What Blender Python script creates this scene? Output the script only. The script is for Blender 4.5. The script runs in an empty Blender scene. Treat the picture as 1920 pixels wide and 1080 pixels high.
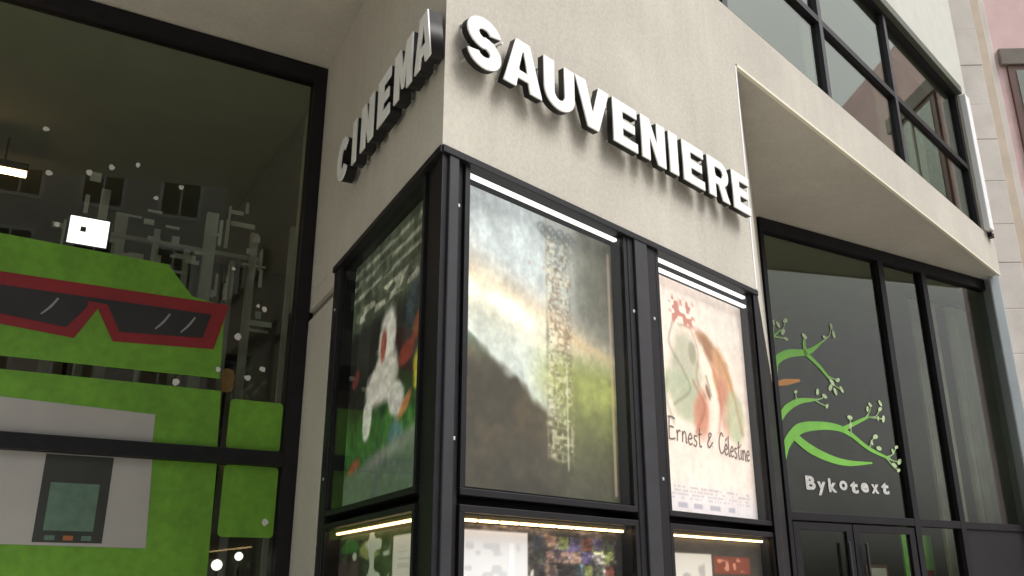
import bpy, bmesh, math, random
import numpy as np
from mathutils import Vector, Matrix
R = math.radians
random.seed(4); rng = np.random.default_rng(7)
S = bpy.context.scene
COL = S.collection

# ------------------------------------------------------------------ camera
cam = bpy.data.cameras.new('camera'); camo = bpy.data.objects.new('camera', cam); COL.objects.link(camo)
cam.sensor_width = 36; cam.lens = 36 * 1650 / 1920; cam.clip_end = 2000; cam.clip_start = .05
camo.location = (0, 0, 1.6); camo.rotation_euler = (R(90 + 18.85), 0, 0)
S.camera = camo

# ------------------------------------------------------------------ sky, sun, exposure (bright overcast)
SUN_AZ, SUN_EL = 112, 56
w = bpy.data.worlds.new('World'); S.world = w; w.use_nodes = True
nt = w.node_tree; bg = nt.nodes['Background']
sky = nt.nodes.new('ShaderNodeTexSky'); sky.sky_type = 'NISHITA'; sky.sun_disc = False
sky.sun_elevation = R(SUN_EL); sky.sun_rotation = R(SUN_AZ); sky.dust_density = 6; sky.air_density = 1.2; sky.ozone_density = .6
hs = nt.nodes.new('ShaderNodeHueSaturation'); hs.inputs['Saturation'].default_value = .12
nt.links.new(sky.outputs[0], hs.inputs['Color']); nt.links.new(hs.outputs[0], bg.inputs[0])
bg.inputs[1].default_value = .10
sun = bpy.data.lights.new('sun', 'SUN'); sun.energy = 1.3; sun.angle = R(27); sun.color = (1, .96, .9)
suno = bpy.data.objects.new('sun', sun); COL.objects.link(suno)
sv = Vector((math.sin(R(SUN_AZ)) * math.cos(R(SUN_EL)), math.cos(R(SUN_AZ)) * math.cos(R(SUN_EL)), math.sin(R(SUN_EL))))
suno.rotation_euler = sv.to_track_quat('Z', 'Y').to_euler(); suno.location = sv * 60
S.view_settings.view_transform = 'Standard'; S.view_settings.look = 'None'; S.view_settings.gamma = 1
S.view_settings.exposure = .79
S.render.engine = 'CYCLES'

# ------------------------------------------------------------------ materials
def srgb(r, g, b):
    return tuple(((c / 255) / 12.92 if c <= 10 else ((c / 255 + .055) / 1.055) ** 2.4) for c in (r, g, b)) + (1,)
MATS = {}
def mat(name, col, rough=.6, metal=0, var=.0, vscale=3, fine=0., fscale=80, bump=0., bscale=120, spec=.5, emit=None, es=0, coat=0, streak=0.):
    m = bpy.data.materials.new(name); m.use_nodes = True; n = m.node_tree; b = n.nodes['Principled BSDF']
    b.inputs['Roughness'].default_value = rough; b.inputs['Metallic'].default_value = metal
    b.inputs['Specular IOR Level'].default_value = spec; b.inputs['Coat Weight'].default_value = coat
    c = (col[0], col[1], col[2], 1); b.inputs['Base Color'].default_value = c
    geo = n.nodes.new('ShaderNodeNewGeometry')
    last = None
    def layer(scale, amt, last, vec=None, det=4):
        t = n.nodes.new('ShaderNodeTexNoise'); t.inputs['Scale'].default_value = scale; t.inputs['Detail'].default_value = det
        n.links.new(vec or geo.outputs['Position'], t.inputs['Vector'])
        mr = n.nodes.new('ShaderNodeMapRange'); mr.inputs[1].default_value = .3; mr.inputs[2].default_value = .7
        mr.inputs[3].default_value = 1 - amt; mr.inputs[4].default_value = 1 + amt
        n.links.new(t.outputs[0], mr.inputs[0])
        mx = n.nodes.new('ShaderNodeMix'); mx.data_type = 'RGBA'; mx.blend_type = 'MULTIPLY'; mx.inputs[0].default_value = 1
        if last: n.links.new(last, mx.inputs[6])
        else: mx.inputs[6].default_value = c
        n.links.new(mr.outputs[0], mx.inputs[7]); return mx.outputs[2]
    if var: last = layer(vscale, var, last)
    if fine: last = layer(fscale, fine, last, det=2)
    if streak:
        mp = n.nodes.new('ShaderNodeMapping'); mp.inputs['Scale'].default_value = (7, 7, .35)
        n.links.new(geo.outputs['Position'], mp.inputs['Vector']); last = layer(1, streak, last, mp.outputs[0])
    if last: n.links.new(last, b.inputs['Base Color'])
    if bump:
        t = n.nodes.new('ShaderNodeTexNoise'); t.inputs['Scale'].default_value = bscale; t.inputs['Detail'].default_value = 3
        n.links.new(geo.outputs['Position'], t.inputs['Vector'])
        bp = n.nodes.new('ShaderNodeBump'); bp.inputs['Strength'].default_value = bump; bp.inputs['Distance'].default_value = .01
        n.links.new(t.outputs[0], bp.inputs['Height']); n.links.new(bp.outputs[0], b.inputs['Normal'])
    if emit:
        b.inputs['Emission Color'].default_value = (*emit[:3], 1); b.inputs['Emission Strength'].default_value = es
    MATS[name] = m; return m
def glass(name, ior, tint=(1, 1, 1), rough=0.0, wav=.0, coat=(1, 1, 1)):
    m = bpy.data.materials.new(name); m.use_nodes = True; n = m.node_tree; n.nodes.remove(n.nodes['Principled BSDF'])
    out = n.nodes['Material Output']
    fr = n.nodes.new('ShaderNodeFresnel')
    # the Fresnel node inverts the index on back faces; a thin pane reflects alike from both sides
    g0 = n.nodes.new('ShaderNodeNewGeometry'); im = n.nodes.new('ShaderNodeMapRange'); im.inputs[3].default_value = ior; im.inputs[4].default_value = 1 / ior
    n.links.new(g0.outputs['Backfacing'], im.inputs[0]); n.links.new(im.outputs[0], fr.inputs[0])
    tr = n.nodes.new('ShaderNodeBsdfTransparent'); tr.inputs[0].default_value = (*tint, 1)
    gl = n.nodes.new('ShaderNodeBsdfGlossy'); gl.inputs['Roughness'].default_value = rough; gl.inputs[0].default_value = (*coat, 1)
    if wav:
        geo = n.nodes.new('ShaderNodeNewGeometry'); t = n.nodes.new('ShaderNodeTexNoise'); t.inputs['Scale'].default_value = 1.3; t.inputs['Detail'].default_value = 1
        bp = n.nodes.new('ShaderNodeBump'); bp.inputs['Strength'].default_value = wav; bp.inputs['Distance'].default_value = .02
        n.links.new(geo.outputs['Position'], t.inputs['Vector']); n.links.new(t.outputs[0], bp.inputs['Height'])
        n.links.new(bp.outputs[0], gl.inputs['Normal'])
    mx = n.nodes.new('ShaderNodeMixShader'); n.links.new(fr.outputs[0], mx.inputs[0])
    n.links.new(tr.outputs[0], mx.inputs[1]); n.links.new(gl.outputs[0], mx.inputs[2]); n.links.new(mx.outputs[0], out.inputs[0])
    MATS[name] = m; return m
mat('plaster', (.525, .496, .435), .9, var=.07, vscale=1.1, fine=.06, fscale=38, bump=.35, bscale=140, streak=.03, spec=.2)
mat('upper_plaster', (.55, .55, .50), .9, var=.04, fine=.04, bump=.2, spec=.2)
mat('black_metal', (.011, .0105, .013), .45, var=.2, vscale=9, spec=.28, fine=.15, fscale=60)
mat('grey_metal', (.032, .032, .037), .4, var=.15, vscale=6, spec=.35)
mat('aluminium', (.62, .63, .64), .35, .6, var=.05)
mat('zinc', (.36, .40, .42), .5, .35, var=.08, vscale=2)
mat('highlight_cream', (.78, .74, .60), .5)
mat('white_trim', (.85, .86, .87), .4)
mat('olive_metal', (.075, .085, .06), .5, var=.1)
mat('letter_side', (.010, .0095, .009), .5, spec=.3)
mat('letter_white', (.86, .86, .84), .35)
mat('stone', (.68, .635, .59), .85, var=.08, vscale=2.5, fine=.05, bump=.25, bscale=60, spec=.2)
mat('cream_stone', (.62, .53, .43), .85, var=.08, bump=.2, spec=.2)
mat('pink_plaster', (.74, .54, .53), .9, var=.05, bump=.2, spec=.2)
mat('dark_stone', (.20, .175, .15), .85, var=.12, bump=.3)
mat('brown_frame', (.10, .04, .03), .5, var=.1)
mat('dark_room', (.05, .05, .042), .9, var=.1)
mat('room_ceiling', (.30, .31, .24), .9, var=.05)
mat('room_wall', (.22, .21, .19), .85, var=.2, vscale=1.5)
mat('room_floor', (.25, .23, .20), .4, var=.2)
mat('pavement', (.50, .47, .41), .9, var=.12, vscale=.7, fine=.1, fscale=20, bump=.3)
mat('asphalt', (.10, .098, .095), .9, var=.15, bump=.3)
mat('brass', (.30, .22, .10), .5, .4)
mat('brick_far', (.20, .16, .14), .9, var=.15)
mat('render_far', (.58, .57, .55), .9, var=.08)
mat('slate', (.07, .07, .08), .8, var=.1)
mat('green_vinyl', (.128, .318, .022), .55, var=.14, vscale=2.6, fine=.10, fscale=16, streak=.06)
mat('red_vinyl', (.23, .012, .018), .5, var=.1, vscale=4)
mat('lens_vinyl', (.022, .022, .022), .4, var=.2)
mat('print_white', (.40, .39, .375), .7, var=.06, vscale=3)
mat('print_dark', (.03, .035, .03), .6, var=.2)
mat('print_teal', (.10, .18, .13), .6, var=.2, vscale=12)
mat('print_orange', (.35, .12, .04), .6)
mat('sign_white', (.50, .50, .48), .6, var=.2, vscale=20)
mat('dot_white', (.62, .62, .58), .6)
mat('leaf_green', (.17, .46, .06), .5, var=.08, vscale=5)
mat('leaf_mid', (.26, .42, .16), .5)
mat('leaf_pale', (.42, .55, .30), .5, var=.2, vscale=7)
mat('orange_vinyl', (.45, .20, .05), .5)
mat('curtain', (.50, .50, .46), .9, var=.15)
mat('dark_panel', (.016, .015, .017), .6, spec=.25, var=.15)
mat('reflection_grey', (.62, .62, .62), .5, .0, var=.2)
mat('lamp_warm', (.9, .7, .4), .5, emit=(1, .66, .32), es=3.0)
mat('lamp_white', (.9, .9, .9), .5, emit=(1, .98, .95), es=.7)
mat('lamp_lobby', (.9, .7, .5), .5, emit=(1, .60, .34), es=14)
mat('lamp_amber', (.20, .12, .05), .5, emit=(1, .5, .18), es=.035)
mat('lamp_globe', (.8, .8, .8), .5, emit=(1, .95, .9), es=1.2)
mat('screen_white', (.8, .8, .8), .5, emit=(.95, .97, 1), es=1.6)
mat('ink_brown', (.20, .14, .13), .8)
mat('ink_red', (.35, .10, .06), .8)
mat('ink_white', (.7, .7, .68), .8)
mat('ink_grey', (.30, .30, .30), .8)
glass('window_glass', 1.46, (.82, .85, .79))
glass('entrance_glass', 1.39, (.82, .85, .79))
glass('upper_glass', 2.3, (.62, .66, .60), coat=(.93, .97, .90))
glass('case_glass', 1.16, (.95, .96, .95))
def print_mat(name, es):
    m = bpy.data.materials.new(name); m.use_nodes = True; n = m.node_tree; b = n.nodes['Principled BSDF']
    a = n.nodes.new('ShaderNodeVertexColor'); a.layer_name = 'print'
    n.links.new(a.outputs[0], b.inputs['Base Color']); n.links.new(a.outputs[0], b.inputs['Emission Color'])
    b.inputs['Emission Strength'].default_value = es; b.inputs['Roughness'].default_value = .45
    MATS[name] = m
print_mat('print_backlit', .22); print_mat('print_bright', .17); print_mat('print_lit', .20); print_mat('print_dim', .30)  # sheets of the lower cases get a faint glow in place of lamplight

# ------------------------------------------------------------------ builders
def mesh_obj(name, bm, m, parent=None, loc=(0, 0, 0), rz=0):
    me = bpy.data.meshes.new(name); bmesh.ops.recalc_face_normals(bm, faces=bm.faces); bm.to_mesh(me); bm.free()
    return link(name, me, m, parent, loc, rz)
def link(name, me, m, parent=None, loc=(0, 0, 0), rz=0):
    if m and not me.materials: me.materials.append(MATS[m])
    o = bpy.data.objects.new(name, me); COL.objects.link(o); o.parent = parent; o.location = loc; o.rotation_euler = (0, 0, rz); return o
def tag(o, label=None, cat=None, group=None, kind=None):
    if label: o['label'] = label
    if cat: o['category'] = cat
    if group: o['group'] = group
    if kind: o['kind'] = kind
    return o
def empty(name, loc, rz=0):
    o = bpy.data.objects.new(name, None); o.empty_display_size = .2; COL.objects.link(o); o.location = loc; o.rotation_euler = (0, 0, rz); return o
def add_box(bm, x0, x1, y0, y1, z0, z1, bev=0):
    b2 = bmesh.new()
    vs = [b2.verts.new(p) for p in ((x0, y0, z0), (x1, y0, z0), (x1, y1, z0), (x0, y1, z0), (x0, y0, z1), (x1, y0, z1), (x1, y1, z1), (x0, y1, z1))]
    for f in ((0, 3, 2, 1), (4, 5, 6, 7), (0, 1, 5, 4), (1, 2, 6, 5), (2, 3, 7, 6), (3, 0, 4, 7)): b2.faces.new([vs[i] for i in f])
    if bev: bmesh.ops.bevel(b2, geom=list(b2.edges), offset=bev, segments=2, affect='EDGES', profile=.5)
    me = bpy.data.meshes.new('t'); b2.to_mesh(me); b2.free(); bm.from_mesh(me); bpy.data.meshes.remove(me)
def box(name, x0, x1, y0, y1, z0, z1, m, parent=None, loc=(0, 0, 0), rz=0, bev=0):
    bm = bmesh.new(); add_box(bm, x0, x1, y0, y1, z0, z1, bev); return mesh_obj(name, bm, m, parent, loc, rz)
def prism(name, pts, z0, z1, m, parent=None, loc=(0, 0, 0), bev=0):
    bm = bmesh.new(); lo = [bm.verts.new((x, y, z0)) for x, y in pts]; hi = [bm.verts.new((x, y, z1)) for x, y in pts]
    bm.faces.new(lo[::-1]); bm.faces.new(hi)
    for i in range(len(pts)): j = (i + 1) % len(pts); bm.faces.new((lo[i], lo[j], hi[j], hi[i]))
    if bev: bmesh.ops.bevel(bm, geom=list(bm.edges), offset=bev, segments=2, affect='EDGES', profile=.5)
    return mesh_obj(name, bm, m, parent, loc)
def curve_mesh(polys, depth, bev=0):
    """filled 2D outlines (x, z) with even-odd holes, standing upright, y from 0 (front) to depth"""
    cu = bpy.data.curves.new('c', 'CURVE'); cu.dimensions = '2D'; cu.fill_mode = 'BOTH'; cu.extrude = depth / 2; cu.bevel_depth = bev
    if bev: cu.offset = -bev; cu.extrude = depth / 2 - bev
    for p in polys:
        sp = cu.splines.new('POLY'); sp.points.add(len(p) - 1); sp.use_cyclic_u = True
        for q, (x, y) in zip(sp.points, p): q.co = (x, y, 0, 1)
    o = bpy.data.objects.new('c', cu); COL.objects.link(o)
    dg = bpy.context.evaluated_depsgraph_get(); me = bpy.data.meshes.new_from_object(o.evaluated_get(dg))
    bpy.data.objects.remove(o); bpy.data.curves.remove(cu)
    me.transform(Matrix(((1, 0, 0, 0), (0, 0, -1, depth / 2), (0, 1, 0, 0), (0, 0, 0, 1)))); me.update(); me.materials.clear(); return me
def text_mesh(t, size, depth=.002, shear=0, space=1.0, offset=0):
    cu = bpy.data.curves.new('t', 'FONT'); cu.body = t; cu.size = size; cu.extrude = depth / 2; cu.shear = shear; cu.space_character = space; cu.offset = offset
    cu.resolution_u = 3
    o = bpy.data.objects.new('t', cu); COL.objects.link(o)
    dg = bpy.context.evaluated_depsgraph_get(); me = bpy.data.meshes.new_from_object(o.evaluated_get(dg))
    bpy.data.objects.remove(o); bpy.data.curves.remove(cu)
    me.transform(Matrix(((1, 0, 0, 0), (0, 0, -1, depth / 2), (0, 1, 0, 0), (0, 0, 0, 1)))); me.update(); me.materials.clear(); return me
def fit_x(me, width):
    xs = [v.co.x for v in me.vertices]; x0, x1 = min(xs), max(xs)
    for v in me.vertices: v.co.x = (v.co.x - x0) * width / (x1 - x0)
    return me
def stroke(pts, ws, n=10):
    """outline of a tapered stroke through control points (Catmull-Rom)"""
    P = [np.array(p, float) for p in pts]; P = [2 * P[0] - P[1]] + P + [2 * P[-1] - P[-2]]
    c = []; wd = []
    for i in range(1, len(P) - 2):
        for k in range(n):
            t = k / n; a, b, d, e = P[i - 1], P[i], P[i + 1], P[i + 2]
            c.append(.5 * (2 * b + (d - a) * t + (2 * a - 5 * b + 4 * d - e) * t * t + (3 * b - a - 3 * d + e) * t ** 3)); wd.append(ws[i - 1] + (ws[i] - ws[i - 1]) * t)
    c.append(P[-2]); wd.append(ws[-1]); c = np.array(c); wd = np.array(wd)[:, None]
    d = np.gradient(c, axis=0); d /= np.linalg.norm(d, axis=1)[:, None] + 1e-9; nn = np.stack([-d[:, 1], d[:, 0]], 1)
    return [tuple(p) for p in np.concatenate([c + nn * wd / 2, (c - nn * wd / 2)[::-1]])]
def arc(cx, cy, rx, ry, a0, a1, n=10):
    return [(cx + rx * math.cos(R(a0 + (a1 - a0) * i / n)), cy + ry * math.sin(R(a0 + (a1 - a0) * i / n))) for i in range(n + 1)]

# ------------------------------------------------------------------ the lines of the place (metres, camera stands at the origin of the plan)
def unit(a): return np.array([math.sin(R(a)), math.cos(R(a))])
AF, AR, AG, AH = 43.5, -26.25, 60, 59.4
C = np.array([-.392, 4.182]) + unit(AF) * .03; dF, dR = unit(AF), unit(AR); nF = np.array([dF[1], -dF[0]])
LJ = C + dR * 2.86; dG = unit(AG); nG = np.array([dG[1], -dG[0]])
G1 = np.array([3.02, 10.02]); dH = unit(AH); nH = np.array([dH[1], -dH[0]])
ZS = 5.95; FE = 3.38; SE = 10.93; ZD = 3.85
rot = lambda d: math.atan2(d[1], d[0])
fF, fR, fG, fH = rot(dF), rot(-dR), rot(dG), rot(dH)
P = lambda o, d, s, n=None, k=0: tuple(o + d * s + (n * k if n is not None else 0))

tag(box('ground', -90, 90, -90, 90, -.4, -.12, 'asphalt'), kind='structure')
pp = [C + dF * a - nF * b for a, b in ((-40, -7.5), (3.6, -7.5), (5.4, -2.2), (26, -2.2), (26, 14), (-40, 14))]  # unseen paving, pale and with its outline cut to steer bounced light onto the soffits
pv = prism('pavement', [tuple(q) for q in pp], -.119, 0, 'pavement'); tag(pv, kind='structure')

# ------------------------------------------------------------------ cinema building
cin = empty('cinema_building', (C[0], C[1], 0))
tag(cin, 'pale plastered cinema building with sharp projecting corner and black framed glazing', 'building')
def cb(name, frame, *a, **k):                                    # a box in one of the wall frames, child of the cinema
    o, rz = {'F': (C, fF), 'R': (C, fR), 'G': (LJ, fG), 'H': (G1, fH)}[frame]
    par = k.pop('parent', cin)
    if par is cin: return box(name, *a, parent=cin, loc=(o[0] - C[0], o[1] - C[1], 0), rz=rz, **k)
    return box(name, *a, parent=par, **k)
loc0 = lambda q: (q[0] - C[0], q[1] - C[1])
E1 = C + dF * FE
prism('corner_block', [loc0(q) for q in (C, E1, G1 - dH * .0, G1 - nH * .6, LJ - nG * .6, LJ)], ZD, ZS, 'plaster', cin)
# upper storey wall around the strip window
bm = bmesh.new(); WX0, WX1, WZ0, WZ1 = 1.2, 10.48, 6.5, 8.82
for a in ((-4.4, SE, ZS, WZ0), (-4.4, WX0, WZ0, WZ1), (WX1, SE, WZ0, WZ1)): add_box(bm, a[0], a[1], 0, .35, a[2], a[3])
mesh_obj('facade_wall', bm, 'plaster', cin, rz=fF)
cb('upper_wall', 'F', -4.4, SE, .004, .35, WZ1 + .002, 13, m='upper_plaster')
cb('soffit_slab', 'F', -4.4, SE - .01, .01, 12, ZS + .004, ZS + .3, m='plaster')
cb('roof_slab', 'F', -4.4, SE, .01, 12, 9.2, 9.5, m='dark_room')
# lower core of the projecting corner and its plaster end strip
K = lambda q, s: loc0(q)
ins = .16
core = [C + (dF + dR) * .19, C + dF * (FE - .06) - nF * .2, G1 - dH * .05 - nH * .05, LJ - nG * .6, C + dR * 2.2 + np.array([dR[1], -dR[0]]) * .2]
prism('display_core', [loc0(q) for q in core], 0, ZD - .004, 'black_metal', cin)
cb('end_strip', 'R', -2.86, -2.14, .0, .5, 0, 3.62, m='plaster', bev=.005)
cb('end_strip_shade', 'R', -2.86, -2.14, .035, .5, 3.62, 3.70, m='dark_stone')  # dark recessed joint band, its shade put into the colour
cb('end_strip', 'R', -2.86, -2.14, .003, .5, 3.70, ZD, m='plaster')
prism('side_wall', [loc0(q) for q in (E1 - dF * .07, E1, G1, G1 - dH * .1)], 0, ZD - .002, 'black_metal', cin)

# left glazed wall: black frame, one tall sheet, a transom
gw = cb('glazed_wall', 'G', -4.5, -.004, -.03, .10, ZS - .15, ZS - .003, m='black_metal')
def sub(parent, name, *a, **k): return box(name, *a, parent=parent, **k)
sub(gw, 'jamb', -.11, -.005, -.03, .10, 0, ZS - .15, m='black_metal')
sub(gw, 'transom', -4.5, -.11, -.035, .10, 2.465, 2.575, m='black_metal', bev=.006)
sub(gw, 'sill', -4.5, -.11, -.03, .10, 0, .12, m='black_metal')
sub(gw, 'mullion', -3.6, -3.5, -.03, .10, .12, 2.465, m='black_metal'); sub(gw, 'mullion', -3.6, -3.5, -.03, .10, 2.575, ZS - .15, m='black_metal')
for x0, x1 in ((-3.5, -.11), (-4.5, -3.6)):
    for z0, z1 in ((.12, 2.465), (2.575, ZS - .15)): sub(gw, 'pane', x0, x1, .03, .036, z0, z1, m='window_glass')
# right glazed wall
hw = cb('glazed_wall', 'H', 0.01, 5.06, -.03, .10, ZS - .16, ZS - .003, m='black_metal')
for x0, x1 in ((.01, .07), (4.86, 5.04)): sub(hw, 'jamb', x0, x1, -.03, .10, 0, ZS - .16, m='black_metal')
for x in (2.2, 3.12): sub(hw, 'mullion', x, x + .1, -.03, .10, 0, ZS - .16, m='black_metal')
HX = ((.07, 2.2), (2.3, 3.12), (3.22, 4.86))
for x0, x1 in HX:
    sub(hw, 'transom', x0, x1, -.028, .10, 2.32, 2.41, m='black_metal', bev=.004)
    sub(hw, 'pane', x0, x1, .03, .036, 2.41, ZS - .16, m='entrance_glass')
sub(hw, 'pane', 2.3, 3.12, .03, .036, 0.02, 2.32, m='entrance_glass')
sub(hw, 'infill_panel', 3.22, 4.86, -.01, .05, 0, 2.32, m='dark_panel')
for x0, x1, hx in ((.09, 1.05, .9), (1.07, 2.18, 1.2)):
    for a in ((x0, x0 + .1, 0, 2.3), (x1 - .1, x1, 0, 2.3)): sub(hw, 'door_stile', a[0], a[1], -.02, .04, a[2], a[3], m='black_metal')
    sub(hw, 'door_rail', x0 + .1, x1 - .1, -.02, .04, 2.22, 2.3, m='black_metal'); sub(hw, 'door_rail', x0 + .1, x1 - .1, -.02, .04, 0.01, .2, m='black_metal')
    sub(hw, 'door_pane', x0 + .1, x1 - .1, .0, .006, .2, 2.22, m='entrance_glass')
    sub(hw, 'door_handle', hx - .015, hx + .015, -.09, -.06, .6, 2.1, m='grey_metal', bev=.008)
# upper strip window, set back in the wall
uw = cb('strip_window', 'F', WX0, WX1, .03, .16, WZ0 + .002, WZ0 + .05, m='black_metal')
sub(uw, 'window_head', WX0, WX1, .03, .16, WZ1 - .1, WZ1 - .002, m='black_metal')
sub(uw, 'head_flashing', WX0 - .05, WX1 + .02, -.05, .03, WZ1 - .06, WZ1 + .07, m='olive_metal', bev=.006)
sub(uw, 'end_jamb', WX1 - .1, WX1 - .002, .03, .16, WZ0 + .05, WZ1 - .1, m='black_metal'); sub(uw, 'end_jamb', WX0 + .002, WX0 + .08, .03, .16, WZ0 + .05, WZ1 - .1, m='black_metal')
sub(uw, 'end_trim', WX1 + .003, WX1 + .20, -.09, -.002, WZ0 + .03, WZ1 - .07, m='white_trim', bev=.01)
sub(uw, 'sill_stop', WX1 + .14, WX1 + .26, -.06, -.002, WZ0 - .05, WZ0 + .02, m='black_metal', bev=.008)
MX = (3.35, 5.5, 7.65)
for x in MX: sub(uw, 'mullion', x - .045, x + .045, .03, .15, WZ0 + .05, WZ1 - .1, m='grey_metal')
ed = [WX0 + .08] + [v for x in MX for v in (x - .045, x + .045)] + [WX1 - .1]
for i in range(0, len(ed), 2):
    sub(uw, 'transom', ed[i], ed[i + 1], .032, .15, 7.47, 7.55, m='black_metal')
    sub(uw, 'pane', ed[i], ed[i + 1], .08, .086, WZ0 + .05, 7.47, m='upper_glass'); sub(uw, 'pane', ed[i], ed[i + 1], .08, .086, 7.55, WZ1 - .1, m='upper_glass')
# the rooms behind the glass
cb('lobby_wall', 'G', -4.5, 4, 5.5, 5.7, 0, ZS, m='room_wall'); cb('lobby_wall', 'G', -4.8, -4.52, -.03, 5.7, 0, ZS, m='room_wall')
cb('lobby_floor', 'G', -4.5, -.01, .11, 5.5, .002, .03, m='room_floor')
cb('lobby_ceiling', 'G', -4.5, -.01, .11, 5.5, ZS - .14, ZS - .02, m='room_ceiling')
cb('entrance_wall', 'H', -.3, 6, 3.6, 3.8, 0, ZS, m='room_wall'); cb('entrance_floor', 'H', .02, 5.0, .11, 3.6, .002, .03, m='room_floor')
cb('entrance_wall', 'H', 5.08, 5.3, .2, 3.6, 0, ZS, m='room_wall')
cb('entrance_ceiling', 'H', .02, 5.0, .11, 3.6, ZS - .14, ZS - .02, m='room_ceiling')
cb('upper_room_wall', 'F', -4.4, 12, 4.5, 4.7, ZS + .3, 9.2, m='room_wall'); cb('upper_room_wall', 'F', SE - .2, SE - .01, .36, 4.5, ZS + .3, 9.2, m='room_wall')

# black posts between the display cases
cp = [C + dF * .012 * 0 - nF * .03 + dR * .0, C + dF * .2 - nF * .03, C + dF * .2 - nF * .22, C + dR * .42 + np.array([dR[1], -dR[0]]) * .2, C + dR * .27 + np.array([dR[1], -dR[0]]) * .03]
nRi = np.array([dR[1], -dR[0]])                                   # into the wall on the return
apex = C + (dF + dR) * .004
cp = [apex, C + dF * .19 - nF * .035, C + dF * .19 - nF * .2, C + dR * .28 + nRi * .2, C + dR * .28 + nRi * .035]
post = prism('corner_post', [loc0(q) for q in cp], 0, ZD - .006, 'black_metal', cin, bev=.008)
cb('post_cover', 'F', .055, .125, -.004, .030, 0, ZD - .03, m='grey_metal', bev=.006)
cb('case_post', 'F', 1.66, 1.98, .012, .2, 0, ZD - .006, m='black_metal', bev=.008)
cb('post_cover', 'F', 1.72, 1.86, -.006, .0115, 0, ZD - .03, m='grey_metal', bev=.004)
cb('case_post', 'R', -2.135, -2.0, .006, .2, 0, ZD - .006, m='black_metal', bev=.008)
cb('case_post', 'F', 3.335, 3.376, .012, .2, 0, ZD - .006, m='black_metal', bev=.006)

for fr_, x, z in (('F', .155, 3.55), ('F', .155, 2.3), ('F', 1.93, 3.3), ('F', 1.93, 2.25), ('F', 1.70, 3.3), ('R', -2.06, 3.5), ('R', -2.06, 2.3)):
    y = {'F': -.002 if x < 1 else .008, 'R': .002}[fr_] + (.029 if x < 1 and fr_ == 'F' else 0)
    cb('lock', fr_, x - .010, x + .010, y, y + .02, z - .010, z + .010, m='aluminium', bev=.004)
for x in (1.5, 3.6, 6.1, 8.3, 9.4): cb('blind', 'F', x, x + .7, .5, .53, 6.55, 8.8, m='curtain')
cb('head_trim', 'F', .0, FE - .002, -.012, .03, ZD - .045, ZD - .003, m='black_metal', bev=.003)
cb('head_trim', 'R', -2.135, .0, -.012, .03, ZD - .046, ZD - .004, m='black_metal', bev=.003)
cb('edge_highlight', 'F', FE + .02, SE - .02, -.006, .03, ZS - .028, ZS - .0015, m='highlight_cream', bev=.003)  # bright highlight of the soffit edge, put into a cream strip's colour
cb('corner_highlight', 'F', FE - .018, FE + .004, -.005, .012, ZD + .01, ZS - .03, m='white_trim', bev=.003)  # brightness of the lit reveal, put into a white strip's colour

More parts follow.
